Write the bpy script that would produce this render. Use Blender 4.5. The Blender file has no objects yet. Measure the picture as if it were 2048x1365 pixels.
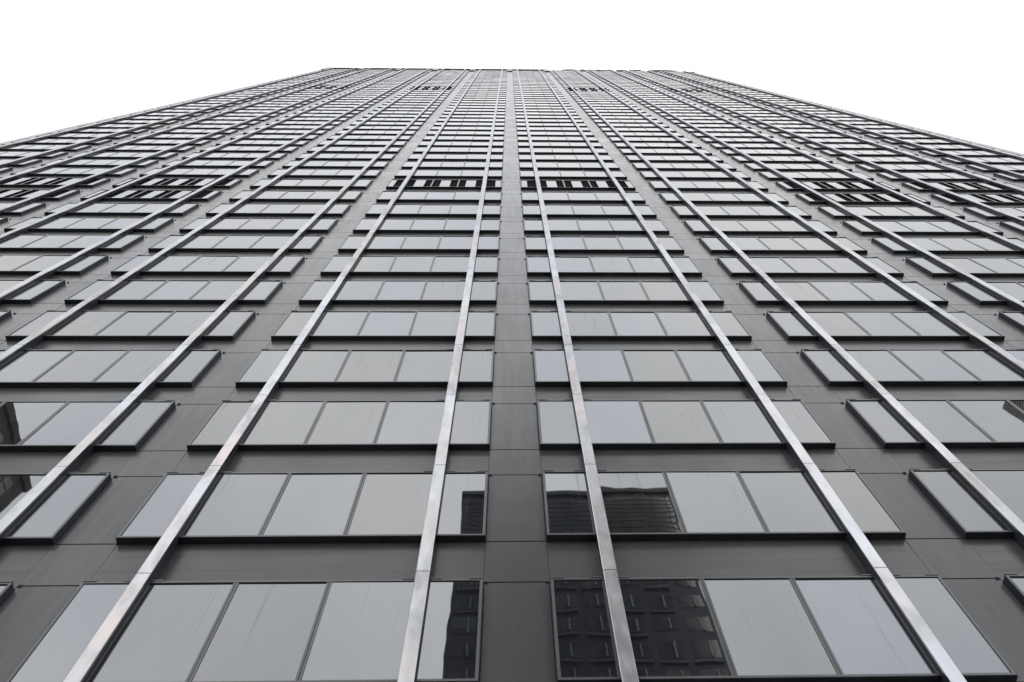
import bpy, math, random
from mathutils import Matrix, Vector
random.seed(7)

# ------------------------------------------------------------------ camera, sky, sun, exposure
scene = bpy.context.scene
COL = scene.collection
Z0 = 12.517                                   # height of the lowest window sill in view
CAM = Vector((-0.149, -10.164, Z0 - 10.917))
YAW, PITCH, ROLL = -0.07682271, 1.20690246, -0.07180494
FPX = 1657.0                                  # focal length in photo pixels (2048 wide)
SHX = 39.52
cam_data = bpy.data.cameras.new('camera')
cam = bpy.data.objects.new('camera', cam_data)
COL.objects.link(cam)
CR = Matrix.Rotation(YAW, 3, 'Z') @ Matrix.Rotation(math.pi/2 + PITCH, 3, 'X') @ Matrix.Rotation(ROLL, 3, 'Z')
cam.matrix_world = Matrix.Translation(CAM) @ CR.to_4x4()
cam_data.sensor_width = 36.0
cam_data.lens = FPX / 2048.0 * 36.0
cam_data.shift_x = -SHX / 2048.0
cam_data.clip_start = 0.1
cam_data.clip_end = 5000
scene.camera = cam

SUN_EL, SUN_AZ = math.radians(52), math.radians(20)     # veiled sun behind the tower
world = bpy.data.worlds.new('World')
scene.world = world
world.use_nodes = True
wn, wl = world.node_tree.nodes, world.node_tree.links
wn.clear()
w_out = wn.new('ShaderNodeOutputWorld')
w_bg = wn.new('ShaderNodeBackground')
w_bg.inputs['Strength'].default_value = 0.1
sky_tex = wn.new('ShaderNodeTexSky')
sky_tex.sky_type = 'NISHITA'
sky_tex.sun_disc = False
sky_tex.sun_elevation = SUN_EL
sky_tex.sun_rotation = SUN_AZ
w_tc = wn.new('ShaderNodeTexCoord')
w_ns = wn.new('ShaderNodeTexNoise')
w_ns.inputs['Scale'].default_value = 2.6
w_ns.inputs['Detail'].default_value = 3.0
w_ns.inputs['Roughness'].default_value = 0.5
w_rp = wn.new('ShaderNodeValToRGB')           # overcast cloud deck, faintly uneven
w_rp.color_ramp.elements[0].position = 0.32
w_rp.color_ramp.elements[0].color = (12.7, 13.0, 13.7, 1)
w_rp.color_ramp.elements[1].position = 0.68
w_rp.color_ramp.elements[1].color = (15.9, 15.9, 15.7, 1)
w_mx = wn.new('ShaderNodeMix')
w_mx.data_type = 'RGBA'
w_mx.inputs['Factor'].default_value = 0.94
wl.new(w_tc.outputs['Generated'], w_ns.inputs['Vector'])
wl.new(w_ns.outputs['Fac'], w_rp.inputs['Fac'])
wl.new(sky_tex.outputs['Color'], w_mx.inputs[6])
wl.new(w_rp.outputs['Color'], w_mx.inputs[7])
# standard overcast sky: brightest overhead, a third of that at the horizon
w_sp = wn.new('ShaderNodeSeparateXYZ')
w_mr = wn.new('ShaderNodeMapRange')
for key, v in (('From Min', 0.0), ('From Max', 1.0), ('To Min', 0.6), ('To Max', 1.0)):
    w_mr.inputs[key].default_value = v
w_vm = wn.new('ShaderNodeVectorMath')
w_vm.operation = 'SCALE'
wl.new(w_tc.outputs['Generated'], w_sp.inputs['Vector'])
wl.new(w_sp.outputs['Z'], w_mr.inputs['Value'])
wl.new(w_mx.outputs[2], w_vm.inputs[0])
wl.new(w_mr.outputs['Result'], w_vm.inputs['Scale'])
wl.new(w_vm.outputs['Vector'], w_bg.inputs['Color'])
wl.new(w_bg.outputs['Background'], w_out.inputs['Surface'])

sun_data = bpy.data.lights.new('sun', 'SUN')
sun_data.energy = 0.6
sun_data.angle = math.radians(20)
sun_data.color = (1.0, 0.97, 0.93)
sun = bpy.data.objects.new('sun', sun_data)
COL.objects.link(sun)
sdir = Vector((math.sin(SUN_AZ)*math.cos(SUN_EL), math.cos(SUN_AZ)*math.cos(SUN_EL), math.sin(SUN_EL)))
sun.rotation_euler = sdir.to_track_quat('Z', 'Y').to_euler()
sun.location = (0, 60, 300)

scene.view_settings.view_transform = 'Standard'
scene.view_settings.look = 'None'
scene.view_settings.exposure = 0.24
scene.view_settings.gamma = 1.0
scene.view_settings.use_curve_mapping = False


# ------------------------------------------------------------------ materials
class NT:
    def __init__(self, name):
        self.m = bpy.data.materials.new(name)
        self.m.use_nodes = True
        self.t = self.m.node_tree
        self.t.nodes.clear()
        self.out = self.n('ShaderNodeOutputMaterial')
        self.geo = self.n('ShaderNodeNewGeometry')

    def n(self, typ, **kw):
        nd = self.t.nodes.new(typ)
        for k, v in kw.items():
            setattr(nd, k, v)
        return nd

    def l(self, a, b):
        self.t.links.new(a, b)

    def val(self, nd, key, v):
        if isinstance(v, bpy.types.NodeSocket):
            self.l(v, nd.inputs[key])
        else:
            nd.inputs[key].default_value = v

    def noise(self, scale, stretch=(1, 1, 1), detail=3.0, rough=0.5, src=None):
        mp = self.n('ShaderNodeMapping')
        mp.inputs['Scale'].default_value = stretch
        self.l(src or self.geo.outputs['Position'], mp.inputs['Vector'])
        ns = self.n('ShaderNodeTexNoise')
        ns.inputs['Scale'].default_value = scale
        ns.inputs['Detail'].default_value = detail
        ns.inputs['Roughness'].default_value = rough
        self.l(mp.outputs['Vector'], ns.inputs['Vector'])
        return ns.outputs['Fac']

    def rng(self, x, a, b, c, d):
        r = self.n('ShaderNodeMapRange')
        self.val(r, 'Value', x)
        for k, v in (('From Min', a), ('From Max', b), ('To Min', c), ('To Max', d)):
            r.inputs[k].default_value = v
        return r.outputs['Result']

    def math(self, op, a, b=0.0, c=0.0):
        m = self.n('ShaderNodeMath', operation=op)
        self.val(m, 0, a)
        self.val(m, 1, b)
        self.val(m, 2, c)
        return m.outputs[0]

    def mix(self, f, a, b):
        m = self.n('ShaderNodeMix', data_type='RGBA')
        self.val(m, 'Factor', f)
        self.val(m, 6, a)
        self.val(m, 7, b)
        return m.outputs[2]

    def bump(self, h, dist, strength=1.0, normal=None):
        b = self.n('ShaderNodeBump')
        b.inputs['Strength'].default_value = strength
        b.inputs['Distance'].default_value = dist
        self.l(h, b.inputs['Height'])
        if normal is not None:
            self.l(normal, b.inputs['Normal'])
        return b.outputs['Normal']

    def bsdf(self, color, rough=0.5, metal=0.0, ior=1.5, normal=None):
        b = self.n('ShaderNodeBsdfPrincipled')
        self.val(b, 'Base Color', color)
        self.val(b, 'Roughness', rough)
        self.val(b, 'Metallic', metal)
        self.val(b, 'IOR', ior)
        if normal is not None:
            self.l(normal, b.inputs['Normal'])
        return b.outputs['BSDF']

    def done(self, sh):
        self.l(sh, self.out.inputs['Surface'])
        return self.m


def c4(r, g=None, b=None):
    return (r, g if g is not None else r, b if b is not None else r, 1.0)


def mat_panel(name, lo, hi, rough0, rough1, ior=1.5, grain=(5, 1, 0.4)):
    t = NT(name)
    big = t.noise(0.5, (1, 1, 0.6), 4.0)
    streak = t.noise(1.0, grain, 3.0, 0.55)
    fine = t.noise(40.0, (1, 1, 1), 2.0)
    s = t.math('ADD', t.math('MULTIPLY', big, 0.5), t.math('MULTIPLY', streak, 0.5))
    oi = t.n('ShaderNodeObjectInfo')
    s = t.math('ADD', s, t.rng(oi.outputs['Random'], 0, 1, -0.05, 0.05))
    col = t.mix(t.rng(s, 0.34, 0.66, 0, 1), lo, hi)
    runs = t.math('MULTIPLY', t.rng(t.noise(1.0, (8, 1, 0.25), 3.0, 0.6), 0.58, 0.72, 0, 1),
                  t.rng(t.noise(0.6, (1, 1, 1), 1.0), 0.48, 0.66, 0, 0.35))
    col = t.mix(runs, col, c4(0.05, 0.05, 0.05))
    rg = t.rng(s, 0.3, 0.7, rough1, rough0)
    nrm = t.bump(t.noise(0.9, (1, 1, 1), 1.0), 0.006, 1.0)
    nrm = t.bump(fine, 0.00012, 1.0, nrm)
    return t.done(t.bsdf(col, rg, 0.0, ior, nrm))


def mat_glass(name, streaky):
    t = NT(name)
    big = t.noise(0.55, (1, 1, 1), 1.0)
    wav = t.noise(0.95, (1, 1, 0.7), 0.0)
    patch2 = t.rng(t.noise(0.35, (1, 1, 1), 0.0), 0.42, 0.6, 0.15, 1.0)
    fine = t.math('MULTIPLY', t.noise(1.9, (1, 1, 0.75), 0.0), patch2)
    wav = t.math('ADD', wav, t.math('MULTIPLY', fine, 1.3))
    nrm = t.bump(t.math('ADD', t.math('MULTIPLY', big, 0.75), t.math('MULTIPLY', wav, 0.25)), 0.0036, 1.0)
    oi = t.n('ShaderNodeObjectInfo')
    tint = t.mix(oi.outputs['Random'], c4(0.012, 0.013, 0.013), c4(0.014, 0.017, 0.026))
    g = t.n('ShaderNodeBsdfPrincipled')
    t.l(tint, g.inputs['Base Color'])
    g.inputs['Roughness'].default_value = 0.015
    ior = t.rng(oi.outputs['Random'], 0, 1, 2.85, 3.4) if streaky else 3.1
    t.val(g, 'IOR', ior)
    spec = t.mix(oi.outputs['Random'], c4(0.96, 0.975, 0.97), c4(0.92, 0.945, 0.995))
    t.l(spec, g.inputs['Specular Tint'])
    t.l(nrm, g.inputs['Normal'])
    if not streaky:
        return t.done(g.outputs['BSDF'])
    # dirty runs of rain water starting at the head of each pane
    tc = t.n('ShaderNodeTexCoord')
    sep = t.n('ShaderNodeSeparateXYZ')
    t.l(tc.outputs['Object'], sep.inputs['Vector'])
    lines = t.noise(1.0, (11, 11, 0.22), 3.0, 0.62)
    patch = t.noise(0.9, (1, 1, 0.3), 1.0)
    f = t.math('MULTIPLY', t.rng(lines, 0.60, 0.72, 0, 1), t.rng(patch, 0.42, 0.66, 0, 1))
    top = t.rng(sep.outputs['Z'], 0.3, 2.6, 0.12, 1.0)
    film = t.rng(t.noise(2.2, (1, 1, 0.35), 4.0, 0.6), 0.45, 0.75, 0.0, 0.035)
    f = t.math('ADD', t.math('MULTIPLY', t.math('MULTIPLY', f, top), 0.52), film)
    # pale rim of dried dust along the sill of each pane
    f = t.math('ADD', f, t.rng(sep.outputs['Z'], 0.0, 0.07, 0.16, 0.0))
    d = t.n('ShaderNodeBsdfDiffuse')
    d.inputs['Color'].default_value = c4(0.22, 0.21, 0.20)
    mx = t.n('ShaderNodeMixShader')
    t.l(f, mx.inputs['Fac'])
    t.l(g.outputs['BSDF'], mx.inputs[1])
    t.l(d.outputs['BSDF'], mx.inputs[2])
    return t.done(mx.outputs['Shader'])


def mat_steel():
    t = NT('stainless_steel')
    oi = t.n('ShaderNodeObjectInfo')
    cloud = t.noise(1.6, (1, 1, 0.45), 4.0, 0.6)
    blot = t.noise(3.5, (1, 1, 0.4), 2.0, 0.55)
    warm = t.noise(0.45, (1, 1, 0.8), 2.0)
    col = t.mix(t.rng(warm, 0.42, 0.62, 0, 1), c4(0.56, 0.57, 0.60), c4(0.60, 0.54, 0.52))
    col = t.mix(t.rng(blot, 0.46, 0.68, 0, 0.8), col, c4(0.38, 0.375, 0.375))
    col = t.mix(t.rng(oi.outputs['Random'], 0, 1, 0, 0.5), col, c4(0.74, 0.75, 0.77))
    spots = t.noise(9.0, (1, 1, 0.8), 5.0, 0.7)
    col = t.mix(t.rng(spots, 0.74, 0.80, 0, 0.4), col, c4(0.12, 0.10, 0.09))
    rg = t.rng(cloud, 0.3, 0.7, 0.22, 0.42)
    nrm = t.bump(t.noise(2.2, (1, 1, 0.5), 2.0), 0.008, 1.0)
    b = t.bsdf(col, rg, 1.0, 1.5, nrm)
    b.node.inputs['Specular Tint'].default_value = c4(0.66, 0.67, 0.69)
    return t.done(b)


def mat_plain(name, col, rough, metal=0.0, ior=1.5, var=0.25, nscale=1.2):
    t = NT(name)
    s = t.noise(nscale, (1, 1, 0.5), 4.0, 0.6)
    hi = tuple(min(1, c*(1+var)) for c in col[:3]) + (1,)
    lo = tuple(c*(1-var) for c in col[:3]) + (1,)
    return t.done(t.bsdf(t.mix(t.rng(s, 0.35, 0.65, 0, 1), lo, hi), rough, metal, ior))


M = {}
M['spandrel'] = mat_panel('grey_painted_spandrel', c4(0.088, 0.089, 0.090), c4(0.138, 0.139, 0.138), 0.22, 0.34, 1.5, (0.35, 1, 6))
M['column'] = mat_panel('grey_painted_column', c4(0.080, 0.082, 0.085), c4(0.128, 0.129, 0.131), 0.21, 0.32)
M['frame'] = mat_plain('window_frame_metal', c4(0.11, 0.112, 0.116), 0.34, 0.0, 1.7, 0.15)
M['dark'] = mat_plain('black_anodised_metal', c4(0.036, 0.040, 0.050), 0.45, 0.0, 1.4, 0.3)
M['void'] = mat_plain('painted_recess_shade', c4(0.016, 0.017, 0.022), 0.8, 0.0, 1.15, 0.3)  # near-black colour stands in for shade in louvre openings and under the roof cap
M['steel'] = mat_steel()
M['glass'] = mat_glass('coated_glass', True)
M['glass_far'] = mat_glass('coated_glass_upper_floors', False)
M['concrete'] = mat_plain('pale_roof_concrete', c4(0.33, 0.33, 0.32), 0.7)
M['core'] = mat_plain('dark_core', c4(0.02, 0.02, 0.022), 0.8)
M['sign'] = mat_plain('dark_sign_metal', c4(0.05, 0.05, 0.055), 0.5)
M['asphalt'] = mat_plain('asphalt', c4(0.05, 0.05, 0.052), 0.85, 0, 1.5, 0.3, 3.0)
M['paving'] = mat_plain('paving', c4(0.28, 0.275, 0.265), 0.8, 0, 1.5, 0.2, 2.0)
M['paint'] = mat_plain('road_paint', c4(0.7, 0.7, 0.66), 0.6)
M['brick'] = mat_plain('brown_masonry', c4(0.13, 0.115, 0.105), 0.85, 0, 1.45, 0.3, 0.7)
M['tower_dark'] = mat_plain('charcoal_cladding', c4(0.05, 0.054, 0.057), 0.5, 0, 1.45, 0.25, 0.4)
M['tower_pane'] = mat_plain('dark_tower_glass', c4(0.085, 0.09, 0.09), 0.12, 0, 1.6, 0.5, 0.25)
M['tower_fin'] = mat_plain('pale_aluminium', c4(0.34, 0.36, 0.36), 0.4)
M['tower_sill'] = mat_plain('grey_sill', c4(0.11, 0.118, 0.118), 0.5)
M['rib'] = mat_plain('stone_rib', c4(0.30, 0.29, 0.27), 0.7)
M['rib_dark'] = mat_plain('dark_glass_slot', c4(0.03, 0.032, 0.034), 0.3)  # dark body between the floor bands
M['blind'] = mat_plain('pale_lit_window', c4(0.34, 0.34, 0.33), 0.6)  # pale colour gives the masonry windows their lit look


# ------------------------------------------------------------------ mesh helpers
class MB:
    def __init__(self):
        self.v, self.f = [], []

    def box(self, x0, x1, y0, y1, z0, z1):
        b = len(self.v)
        self.v += [(x0, y0, z0), (x1, y0, z0), (x1, y1, z0), (x0, y1, z0),
                   (x0, y0, z1), (x1, y0, z1), (x1, y1, z1), (x0, y1, z1)]
        self.f += [tuple(b+i for i in q) for q in
                   ((0, 1, 5, 4), (1, 2, 6, 5), (2, 3, 7, 6), (3, 0, 4, 7), (4, 5, 6, 7), (3, 2, 1, 0))]
        return self

    def prism(self, pts, z0, z1):
        """extrude a counter-clockwise (x, y) outline along z"""
        b, n = len(self.v), len(pts)
        self.v += [(x, y, z0) for x, y in pts] + [(x, y, z1) for x, y in pts]
        self.f += [(b+i, b+(i+1) % n, b+n+(i+1) % n, b+n+i) for i in range(n)]
        self.f += [tuple(b+n+i for i in range(n)), tuple(b+i for i in reversed(range(n)))]
        return self

    def ring(self, cx, cz, rx, rz, t, y0, y1, a0=0.0, a1=360.0, n=24):
        """letter-like ring or arc standing in the x-z plane"""
        closed = abs(a1-a0) >= 360
        k = n if closed else n+1
        b = len(self.v)
        for i in range(k):
            a = math.radians(a0 + (a1-a0)*i/n)
            for rr, y in ((1, y0), (1, y1), (0, y1), (0, y0)):
                ex, ez = (rx, rz) if rr else (rx-t, rz-t)
                self.v.append((cx+ex*math.cos(a), y, cz+ez*math.sin(a)))
        for i in range(n):
            p, q = b+4*i, b+4*((i+1) % k)
            for j in range(4):
                self.f.append((p+j, q+j, q+(j+1) % 4, p+(j+1) % 4))
        if not closed:
            self.f += [(b, b+1, b+2, b+3), tuple(b+4*n+j for j in (3, 2, 1, 0))]
        return self

    def add(self, other, mat):
        b = len(self.v)
        self.v += [tuple(mat @ Vector(p)) for p in other.v]
        self.f += [tuple(b+i for i in q) for q in other.f]

    def mesh(self, name, m):
        me = bpy.data.meshes.new(name)
        me.from_pydata(self.v, [], self.f)
        me.materials.append(m)
        me.update()
        return me


def link(name, me, parent=None, loc=(0, 0, 0), rot=None):
    o = bpy.data.objects.new(name, me)
    COL.objects.link(o)
    o.location = loc
    if rot:
        o.rotation_euler = rot
    if parent:
        o.parent = parent
    return o


def build(name, mb, m, parent=None, loc=(0, 0, 0)):
    return link(name, mb.mesh(name, m), parent, loc)


def tag(o, label=None, cat=None, group=None, kind=None):
    for k, v in (('label', label), ('category', cat), ('group', group), ('kind', kind)):
        if v:
            o[k] = v
    return o


CRT = CR.transposed()


def pix(x, y, z):
    v = CRT @ (Vector((x, y, z)) - CAM)
    if v.z > -0.2:
        return None
    return (1024 + SHX + FPX*v.x/-v.z, 682.5 - FPX*v.y/-v.z)


def shown(x0, x1, z0, z1, y):
    """how many photo pixels a facade rectangle takes up inside the frame"""
    q = [pix(x, y, z) for x, z in ((x0, z0), (x1, z0), (x1, z1), (x0, z1))]
    if None in q:
        return 0.0
    for axis, lim in ((0, 2048), (1, 1365)):
        for sgn, L in ((1, 0), (-1, -lim)):
            out = []
            for i in range(len(q)):
                a, b = q[i-1], q[i]
                da, db = sgn*a[axis]-L, sgn*b[axis]-L
                if (da >= 0) != (db >= 0):
                    s = da/(da-db)
                    out.append((a[0]+s*(b[0]-a[0]), a[1]+s*(b[1]-a[1])))
                if db >= 0:
                    out.append(b)
            q = out
            if not q:
                return 0.0
    return abs(sum(q[i-1][0]*q[i][1]-q[i][0]*q[i-1][1] for i in range(len(q))))/2


# ------------------------------------------------------------------ ground, road, pavements
g = MB()
g.v = [(-1500, -1500, -0.004), (1500, -1500, -0.004), (1500, 1500, -0.004), (-1500, 1500, -0.004)]
g.f = [(0, 1, 2, 3)]
tag(build('ground', g, M['paving']), kind='structure')
tag(build('road', MB().box(-400, 400, -31, -17, -0.2, 0.01), M['asphalt']), kind='structure')
tag(build('pavement', MB().box(-400, 400, -16.7, 60, -0.2, 0.14), M['paving']), kind='structure')
tag(build('far_pavement', MB().box(-400, 400, -140, -31.3, -0.2, 0.14), M['paving']), kind='structure')
kerb = build('kerb', MB().box(-400, 400, -17.0, -16.7, -0.2, 0.15), M['concrete'])
tag(kerb, kind='structure')
tag(build('far_kerb', MB().box(-400, 400, -31.3, -31.0, -0.2, 0.15), M['concrete']), kind='structure')
lines = MB()
for i in range(-30, 31):
    lines.box(i*9-2, i*9+2, -24.07, -23.93, 0.0, 0.014)
tag(build('road_marking', lines, M['paint']), kind='structure')

# ------------------------------------------------------------------ the office tower
P = 9.1                     # bay
GAP = 1.331                 # column between two window boxes
HW = (P-GAP)/2              # half a window box
WH = 2.72                   # height of a window box
PITCH_Z = 4.1046
NROW = 50
DZ = [-.04, .07, .09, .03, -.06, -.11, -.19, -.27, -.34, -.40, -.26, .04, .28]
YC, YS, YF = 0.165, 0.174, -0.155        # column face, spandrel face, fin face
FX = 2.708                  # fin offset from the middle of a bay
FW = 0.276
BAYS = [(n+0.5)*P for n in range(-5, 5)]
XL, XR = -46.35, 46.35


def zrow(k):
    d = DZ[k] if 0 <= k < len(DZ) else (DZ[0] if k < 0 else 0.28 + (k-12)*0.026)
    return Z0 + k*PITCH_Z + d


ZTOP = zrow(NROW-1) + WH + 0.5           # head of the last window storey
tower = link('office_tower', None)
tag(tower, 'dark grey office tower with projecting window boxes and bright steel fins', 'office tower')

build('wall_core', MB().box(XL+0.15, XR-0.15, 0.27, 38.0, 0.0, ZTOP-0.2), M['core'], tower)
build('lobby_wall', MB().box(XL+0.1, XR-0.1, 0.2, 0.268, 0.0, zrow(0)-2.2), M['spandrel'], tower)


def emit(kind, items, m, m_far, limit=300, rotate=False):
    """items: (pixels, mesh builder, location, rotation, parent). The largest become objects, the rest one part."""
    items = sorted(items, key=lambda it: -it[0])
    meshes, objs = {}, {}
    rest = MB()
    for i, (a, mb, loc, rot, parent, key) in enumerate(items):
        if i < limit and a > 0:
            if id(mb) not in meshes:
                meshes[id(mb)] = mb.mesh(kind, m)
            par = parent if parent is not None else tower
            o = link(kind, meshes[id(mb)], par, Vector(loc) - par.location, rot)
            objs[key] = o
        else:
            mt = Matrix.Translation(loc)
            if rot:
                mt = mt @ Matrix.Rotation(rot[2], 4, 'Z') @ Matrix.Rotation(rot[0], 4, 'X')
            rest.add(mb, mt)
    if rest.v:
        o = build(kind, rest, m_far, tower)
        tag(o, kind='stuff')
    return objs


# --- window boxes
vent_rows = {(0, 11), (9, 11)}
VENT = set()
for b, rows in ((4, (11,)), (5, (11,)), (2, (10, 11)), (7, (10, 11)), (1, (10, 11)), (8, (10, 11)),
                (3, (33, 34)), (6, (33, 34)), (1, (33, 34)), (8, (33, 34))):
    for r in rows:
        VENT.add((b, r))

wf = MB()                                # frame of a window box, origin at middle of the sill
T = 0.055
JW = 0.146                               # half width of the jamb behind a fin
wf.box(-HW, HW, 0.0, 0.262, 0.0, 0.05)                    # sill
wf.box(-HW, HW, 0.0, 0.262, WH-0.05, WH)                  # head
wf.box(-HW, -HW+T, 0.0, 0.262, 0.05, WH-0.05)
wf.box(HW-T, HW, 0.0, 0.262, 0.05, WH-0.05)
wf.box(-HW+T, HW-T, 0.10, 0.26, 0.05, WH-0.05)            # dark pocket behind the glass
for s in (-1, 1):                                         # jambs hidden behind the fins
    wf.box(s*FX-JW, s*FX+JW, 0.006, 0.099, 0.052, WH-0.052)
# cover mould: the soffit and sides of the box are dark metal
soffit = MB().box(-HW+0.002, HW-0.002, 0.012, 0.262, -0.012, 0.0)
soffit.box(-HW-0.012, -HW, 0.012, 0.2, -0.012, WH-0.03).box(HW, HW+0.012, 0.012, 0.2, -0.012, WH-0.03)

items = []
for b, cx in enumerate(BAYS):
    for k in range(NROW):
        z = zrow(k)
        items.append((shown(cx-HW, cx+HW, z, z+WH, 0), wf, (cx, 0, z), None, None, (b, k)))
win = emit('window', items, M['frame'], M['frame'])
items = []
for b, cx in enumerate(BAYS):
    for k in range(NROW):
        z = zrow(k)
        w = win.get((b, k))
        items.append((shown(cx-HW, cx+HW, z, z+WH, 0) if w else 0, soffit,
                      (cx, 0, z), None, w, (b, k)))
emit('soffit', items, M['dark'], M['dark'])

# --- panes and mullions
MU = 0.90                                 # mullions left and right of the middle light
PM, PW, SW = 2*MU-0.10, FX-JW-MU-0.05, HW-T-(FX+JW)
PX = (FX-JW+MU+0.05)/2                    # middle of the outer lights
ZB, ZH = 0.05, WH-0.10


def pane_mesh(w):
    return MB().box(-w/2, w/2, 0.022, 0.05, 0.0, ZH)


pane_mid, pane_out, pane_side = pane_mesh(PM+0.004), pane_mesh(PW+0.004), pane_mesh(SW+0.004)
pane_vent, pane_vside = pane_mesh(PW*0.42), pane_mesh(SW*0.36)
mull = MB().box(-0.05, -0.006, 0.004, 0.099, 0.0, ZH).box(0.006, 0.05, 0.004, 0.099, 0.0, ZH)
mull.box(-0.006, 0.006, 0.03, 0.099, 0.0, ZH)


def louvre_mesh(w):
    m = MB().box(-w/2, w/2, 0.094, 0.099, 0.0, ZH)
    for i in range(7):
        zz = 0.12 + i*0.36
        m.box(-w/2, w/2, 0.075, 0.09, zz, zz+0.02)
    m.box(-w/2-0.02, -w/2, 0.01, 0.098, 0.0, ZH).box(w/2, w/2+0.02, 0.01, 0.098, 0.0, ZH)
    return m


lou_mid, lou_side = louvre_mesh(PW*0.26), louvre_mesh(SW*0.56)
panes, mulls, lous = [], [], []
rnd = random.Random(11)
for b, cx in enumerate(BAYS):
    for k in range(NROW):
        z = zrow(k) + ZB
        w = win.get((b, k))
        ox, oz = cx, z

        def put(lst, mb, dx, wd, key, tilt=True):
            rot = (math.radians(rnd.gauss(0, 0.10)), 0, math.radians(rnd.gauss(0, 0.10))) if tilt else None
            a = shown(cx+dx-wd/2, cx+dx+wd/2, z, z+ZH, 0.02)
            if w is None:
                a = 0
            lst.append((a, mb, (ox+dx, 0, oz), rot, w, key))
        for i in (-1, 0, 1):
            wd = PW if i else PM
            if (b, k) in VENT:
                put(panes, pane_vent, i*PX, PW*0.42, (b, k, i))
                for s in (-1, 1):
                    put(lous, lou_mid, i*PX+s*(wd*0.5-PW*0.145), PW*0.26, (b, k, i, s), False)
            else:
                put(panes, pane_out if i else pane_mid, i*PX, wd, (b, k, i))
        for s in (-1, 1):
            sx = s*(FX+JW+SW/2)
            if (b, k) in VENT:
                put(panes, pane_vside, sx+s*SW*0.30, SW*0.36, (b, k, 2*s))
                put(lous, lou_side, sx-s*SW*0.19, SW*0.56, (b, k, 2*s), False)
            else:
                put(panes, pane_side, sx, SW, (b, k, 2*s))
            put(mulls, mull, s*MU, 0.1, (b, k, s), False)
# the panes that stay apart are those of the windows that show largest
emit('pane', panes, M['glass'], M['glass_far'])
emit('mullion', mulls, M['frame'], M['frame'])
emit('louvre', lous, M['void'], M['void'])

# --- small brackets on the heads of the window boxes
brk = MB().box(-0.13, 0.13, -0.012, 0.06, WH+0.001, WH+0.03)
items = []
for b, cx in enumerate(BAYS):
    for k in range(0, 16):
        w = win.get((b, k))
        z = zrow(k)
        for i, dx in enumerate((-HW+0.14, HW-0.14, -FX-0.26, -FX+0.26, FX-0.26, FX+0.26)):
            a = shown(cx+dx-.1, cx+dx+.1, z+WH, z+WH+.03, 0) if w else 0
            items.append((a, brk, (cx+dx, 0, z), None, w, (b, k, i)))
emit('bracket', items, M['frame'], M['frame'], 120)

# --- spandrels
items = []
span = {}
for b, cx in enumerate(BAYS):
    for k in range(-1, NROW):
        z0, z1 = zrow(k)+WH+0.004, zrow(k+1)-0.014
        h = round(z1-z0, 2)
        if h not in span:
            span[h] = MB().box(-HW, HW, YS, 0.262, -0.10, h+0.06)
        items.append((shown(cx-HW, cx+HW, z0, z1, YS), span[h], (cx, 0, z0), None, None, (b, k)))
emit('spandrel_panel', items, M['spandrel'], M['spandrel'])

# --- column panels with open joints; a tall one beside the windows, a short one between storeys
items = []
J = 0.018
tall, short = {}, {}
for c in range(-5, 6):
    cx = c*P
    x0, x1 = -GAP/2+0.001, GAP/2-0.001
    if c == -5:
        x0 = XL-cx
    if c == 5:
        x1 = XR-cx
    for k in range(-1, NROW):
        z = zrow(k)
        zj = z+WH+0.10
        zn = zrow(k+1)
        for d, za, zb in ((tall, z+J, zj-J), (short, zj+J, zn-J)):
            e = 0.013 if d is tall else 0.0
            xa, xb = x0+e, x1-e
            key = (round(zb-za, 2), xa, xb)
            if key not in d:
                ch = 0.012
                d[key] = MB().prism([(xa, YC+ch), (xa+ch, YC), (xb-ch, YC), (xb, YC+ch), (xb, 0.266), (xa, 0.266)], 0, zb-za)
            items.append((shown(cx+x0, cx+x1, za, zb, YC), d[key], (cx, 0, za), None, None, (c, k, za)))
emit('column_panel', items, M['column'], M['column'])

# small lugs where the column joint meets the window boxes
lug = MB().box(-0.04, 0.04, -0.03, 0.02, -0.03, 0.03).box(-0.02, 0.02, -0.045, -0.03, -0.015, 0.015)
items = []
for c in range(-4, 5):
    for k in range(0, 12):
        for s in (-1, 1):
            x, z = c*P+s*(GAP/2-0.058), zrow(k)+WH+0.10
            items.append((shown(x-.05, x+.05, z-.035, z+.035, YC), lug, (x, YC, z), None, None, (c, k, s)))
emit('lug', items, M['frame'], M['frame'], 120)

# --- projecting fins: dark web, stainless cover strips one storey long
FIN_TOP = ZTOP + 0.66
strips = []
ch = 0.014
sp = {}
for b, cx in enumerate(BAYS):
    for s in (-1, 1):
        x = cx+s*FX
        web = MB().box(-FW/2+0.012, FW/2-0.012, YF+0.03, -0.001, Z0-8, FIN_TOP-0.05)
        for k in range(-1, NROW):
            za, zb = zrow(k)+WH+0.001, zrow(k+1)-0.014
            web.box(-FW/2+0.02, FW/2-0.02, 0.0, YS-0.001, za, zb)
        fin = build('fin', web, M['dark'], tower, (x, 0, 0))
        for k in range(-2, NROW):
            za = zrow(k)+2.77
            zb = min(zrow(k+1)+2.77, FIN_TOP)
            h = round(zb-za, 2)
            if h not in sp:
                w = FW/2
                sp[h] = MB().prism([(-w, YF+ch), (-w+ch, YF), (w-ch, YF), (w, YF+ch), (w, YF+0.05), (-w, YF+0.05)], 0.009, zb-za-0.009)
            a = shown(x-FW/2, x+FW/2, za, zb, YF)
            strips.append((a, sp[h], (x, 0, za), None, fin, (b, s, k)))
emit('cover_strip', strips, M['steel'], M['steel'])

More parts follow.
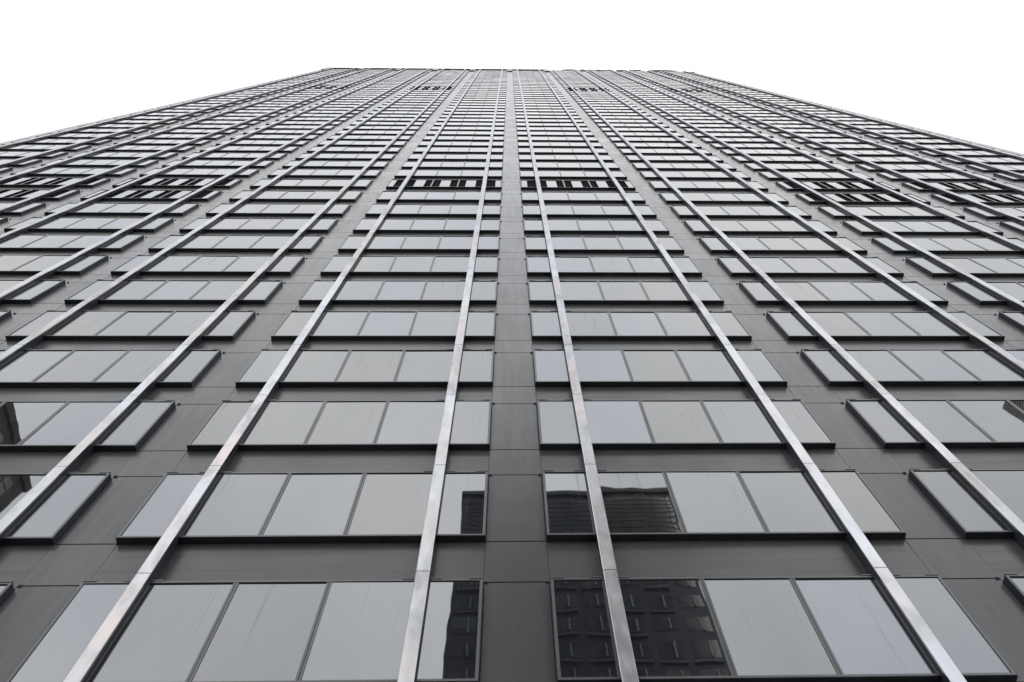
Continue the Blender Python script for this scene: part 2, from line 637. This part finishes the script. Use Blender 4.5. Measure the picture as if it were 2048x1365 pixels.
# --- roof edge: a higher capped stretch with shade put in as a near-black sheet beneath it, a lower stretch to the right
XS = 9.1+0.62
CB = ZTOP+0.70
build('parapet_cap', MB().box(XL+0.75, XS, -0.12, 3.0, CB+0.05, CB+2.4), M['concrete'], tower)
build('parapet_soffit', MB().box(XL+0.76, XS-0.01, -0.11, 2.9, CB, CB+0.049), M['void'], tower)
post = MB().box(-0.64, -0.06, -0.112, 0.163, CB-5.6, CB-0.002).box(0.06, 0.64, -0.112, 0.163, CB-5.6, CB-0.002)
post.box(-0.06, 0.06, 0.0, 0.163, CB-5.6, CB-0.002)
pm = post.mesh('roof_post', M['column'])
for c in range(-5, 2):
    link('roof_post', pm, tower, (c*P if c > -5 else XL+1.42, 0, 0))
build('low_parapet', MB().box(XS+0.002, XR, 0.08, 0.6, ZTOP-0.1, ZTOP+0.95), M['dark'], tower)
build('low_parapet_cap', MB().box(XS+0.002, XR, 0.02, 0.7, ZTOP+0.953, ZTOP+1.15), M['column'], tower)
build('roof_slab', MB().box(XL+0.2, XR-0.2, 0.71, 37.9, ZTOP-0.19, ZTOP+0.05), M['concrete'], tower)
for s, nm in ((-1, 'side_wall'), (1, 'side_wall')):
    x = XL if s < 0 else XR
    build(nm, MB().box(min(x, x-s*0.14), max(x, x-s*0.14), 0.30, 38.0, 0.0, ZTOP-0.26), M['column'], tower)

# --- sign letters standing on the low parapet
sign = link('rooftop_sign', None, None, (0, 0, 0))
tag(sign, 'row of large dark letters standing on the right-hand roof edge of the tower', 'sign')
zb = ZTOP+1.16
build('sign_rail', MB().box(13.0, 43.2, 0.25, 0.45, zb, zb+0.25), M['sign'], sign)
LETTERS = [('ring', 15.3, 2.1), ('arc', 18.6, 0.9), ('ring', 20.6, 0.95), ('arc', 22.7, 0.95),
           ('bar', 25.2, 1.2), ('ring', 28.4, 1.4), ('bar', 32.2, 1.5), ('ring', 38.9, 3.6)]
for kind, x, r in LETTERS:
    m = MB()
    hz = 2.8 if r < 3 else 3.1
    if kind == 'ring':
        m.ring(x, zb+0.25+hz, r, hz, 0.75, 0.0, 0.7)
    elif kind == 'arc':
        m.ring(x, zb+0.25+hz, r, hz, 0.6, 0.0, 0.7, -150, 150)
    else:
        m.box(x-r, x-r+0.7, 0, 0.7, zb+0.25, zb+0.25+2*hz).box(x-r+0.7, x+r, 0, 0.7, zb+0.25, zb+1.0)
        m.box(x-r+0.7, x+r, 0, 0.7, zb+2*hz-0.5, zb+0.25+2*hz)
    build('letter', m, M['sign'], sign)

# ------------------------------------------------------------------ buildings across the street (seen as reflections)
# charcoal slab tower straight behind the viewer
slab = link('slab_tower', None, None, (9.0, -60.0, 0))
tag(slab, 'charcoal slab tower reflected in the lowest windows beside the central column', 'office tower')
SX, SH, SF = 16.6, 118.0, 4.5
build('body', MB().box(-SX, SX, -24, -0.35, 0.0, SH), M['tower_dark'], slab)
build('roof_parapet', MB().box(-SX-0.1, SX+0.1, -24.1, 0.0, SH+0.003, SH+1.2), M['tower_dark'], slab)
NW = 8
ww = 2*SX/NW
sw_m = MB().box(-ww/2+0.5, ww/2-0.5, -0.34, -0.3, 0.0, 2.7).mesh('window', M['tower_pane'])
si_m = MB().box(-ww/2+0.4, ww/2-0.4, -0.34, -0.1, -0.75, -0.35).mesh('sill', M['tower_sill'])
bl_m = MB().box(-ww/2+0.55, ww/2-0.55, -0.295, -0.28, 0.9, 2.68).mesh('blind', M['tower_sill'])
mu_m = MB().box(-0.10, 0.10, -0.295, -0.12, 0.15, 2.45).mesh('mullion', M['tower_fin'])
r2 = random.Random(5)
for f in range(11, 21):
    for i in range(NW):
        w = link('window', sw_m, slab, (-SX+(i+0.5)*ww, 0, 4.0+f*SF))
        link('mullion', mu_m, w, (0.5, 0, 0))
        if r2.random() < 0.6:
            link('sill', si_m, w)
        if r2.random() < 0.2:
            link('blind', bl_m, w)
for f in range(14):
    build('plant_louvre', MB().box(-SX+0.4, SX-0.4, -0.34, -0.30, 100.2+f*1.2, 100.95+f*1.2), M['tower_pane'], slab)
for i in range(NW*2):
    build('plant_mullion', MB().box(-0.05, 0.05, -0.298, -0.22, 100.2, 117.0), M['tower_sill'], slab, (-SX+(i+0.5)*ww/2, 0, 0))
low = MB()
for f in range(0, 11):
    for i in range(NW):
        x = -SX+(i+0.5)*ww
        low.box(x-ww/2+0.5, x+ww/2-0.5, -0.34, -0.3, 4.0+f*SF, 6.7+f*SF)
tag(build('lower_window', low, M['tower_pane'], slab), kind='stuff')

# brown masonry block to the left, its side wall facing the street
bk = link('masonry_building', None, None, (-58.0, -30.0, 0))
tag(bk, 'brown masonry building reflected in the windows at the left edge', 'building')
BH = 89.5
build('wall', MB().box(-36, -0.3, -12, 0, 0, BH), M['brick'], bk)
build('cornice', MB().box(-36.4, 0.0, -12.3, 0.25, BH+0.003, BH+1.3), M['brick'], bk)
build('penthouse', MB().box(-30, -5.5, -11, -4, BH+1.31, BH+5), M['brick'], bk)
bw = MB().box(-0.29, -0.22, -1.5, 1.5, 0, 2.9).mesh('window', M['blind'])
bb = MB().box(-0.215, -0.15, -0.07, 0.07, 0, 2.9).box(-0.215, -0.16, -1.5, -0.075, 1.4, 1.5).box(-0.215, -0.16, 0.075, 1.5, 1.4, 1.5).mesh('glazing_bar', M['brick'])
for f in range(0, 13):
    for i in range(2):
        w = link('window', bw, bk, (0, -3.4-i*5.2, BH-4.7-f*3.95))
        link('glazing_bar', bb, w)

# banded tower to the right, its side wall facing the street
rb = link('banded_tower', None, None, (130.0, -83.0, 0))
tag(rb, 'finely banded tower reflected in the windows at the right edge', 'office tower')
RH = 196.5
build('body', MB().box(0.4, 40, 0.4, 8, 0, RH), M['rib_dark'], rb)
bm = MB().box(0.0, 0.402, 0.0, 8, 0, 0.5).box(0.403, 40, 0.0, 0.402, 0, 0.5).mesh('floor_band', M['rib'])
for i in range(80):
    link('floor_band', bm, rb, (0, 0, RH-0.6-i*0.9))
lowb = MB()
for i in range(80, 217):
    z = RH-0.6-i*0.9
    lowb.box(0.0, 0.402, 0.0, 8, z, z+0.5).box(0.403, 40, 0.0, 0.402, z, z+0.5)
tag(build('floor_band', lowb, M['rib'], rb), kind='stuff')
build('roof_cap', MB().box(0.1, 40, 0.1, 7.9, RH+0.003, RH+0.3), M['rib'], rb)
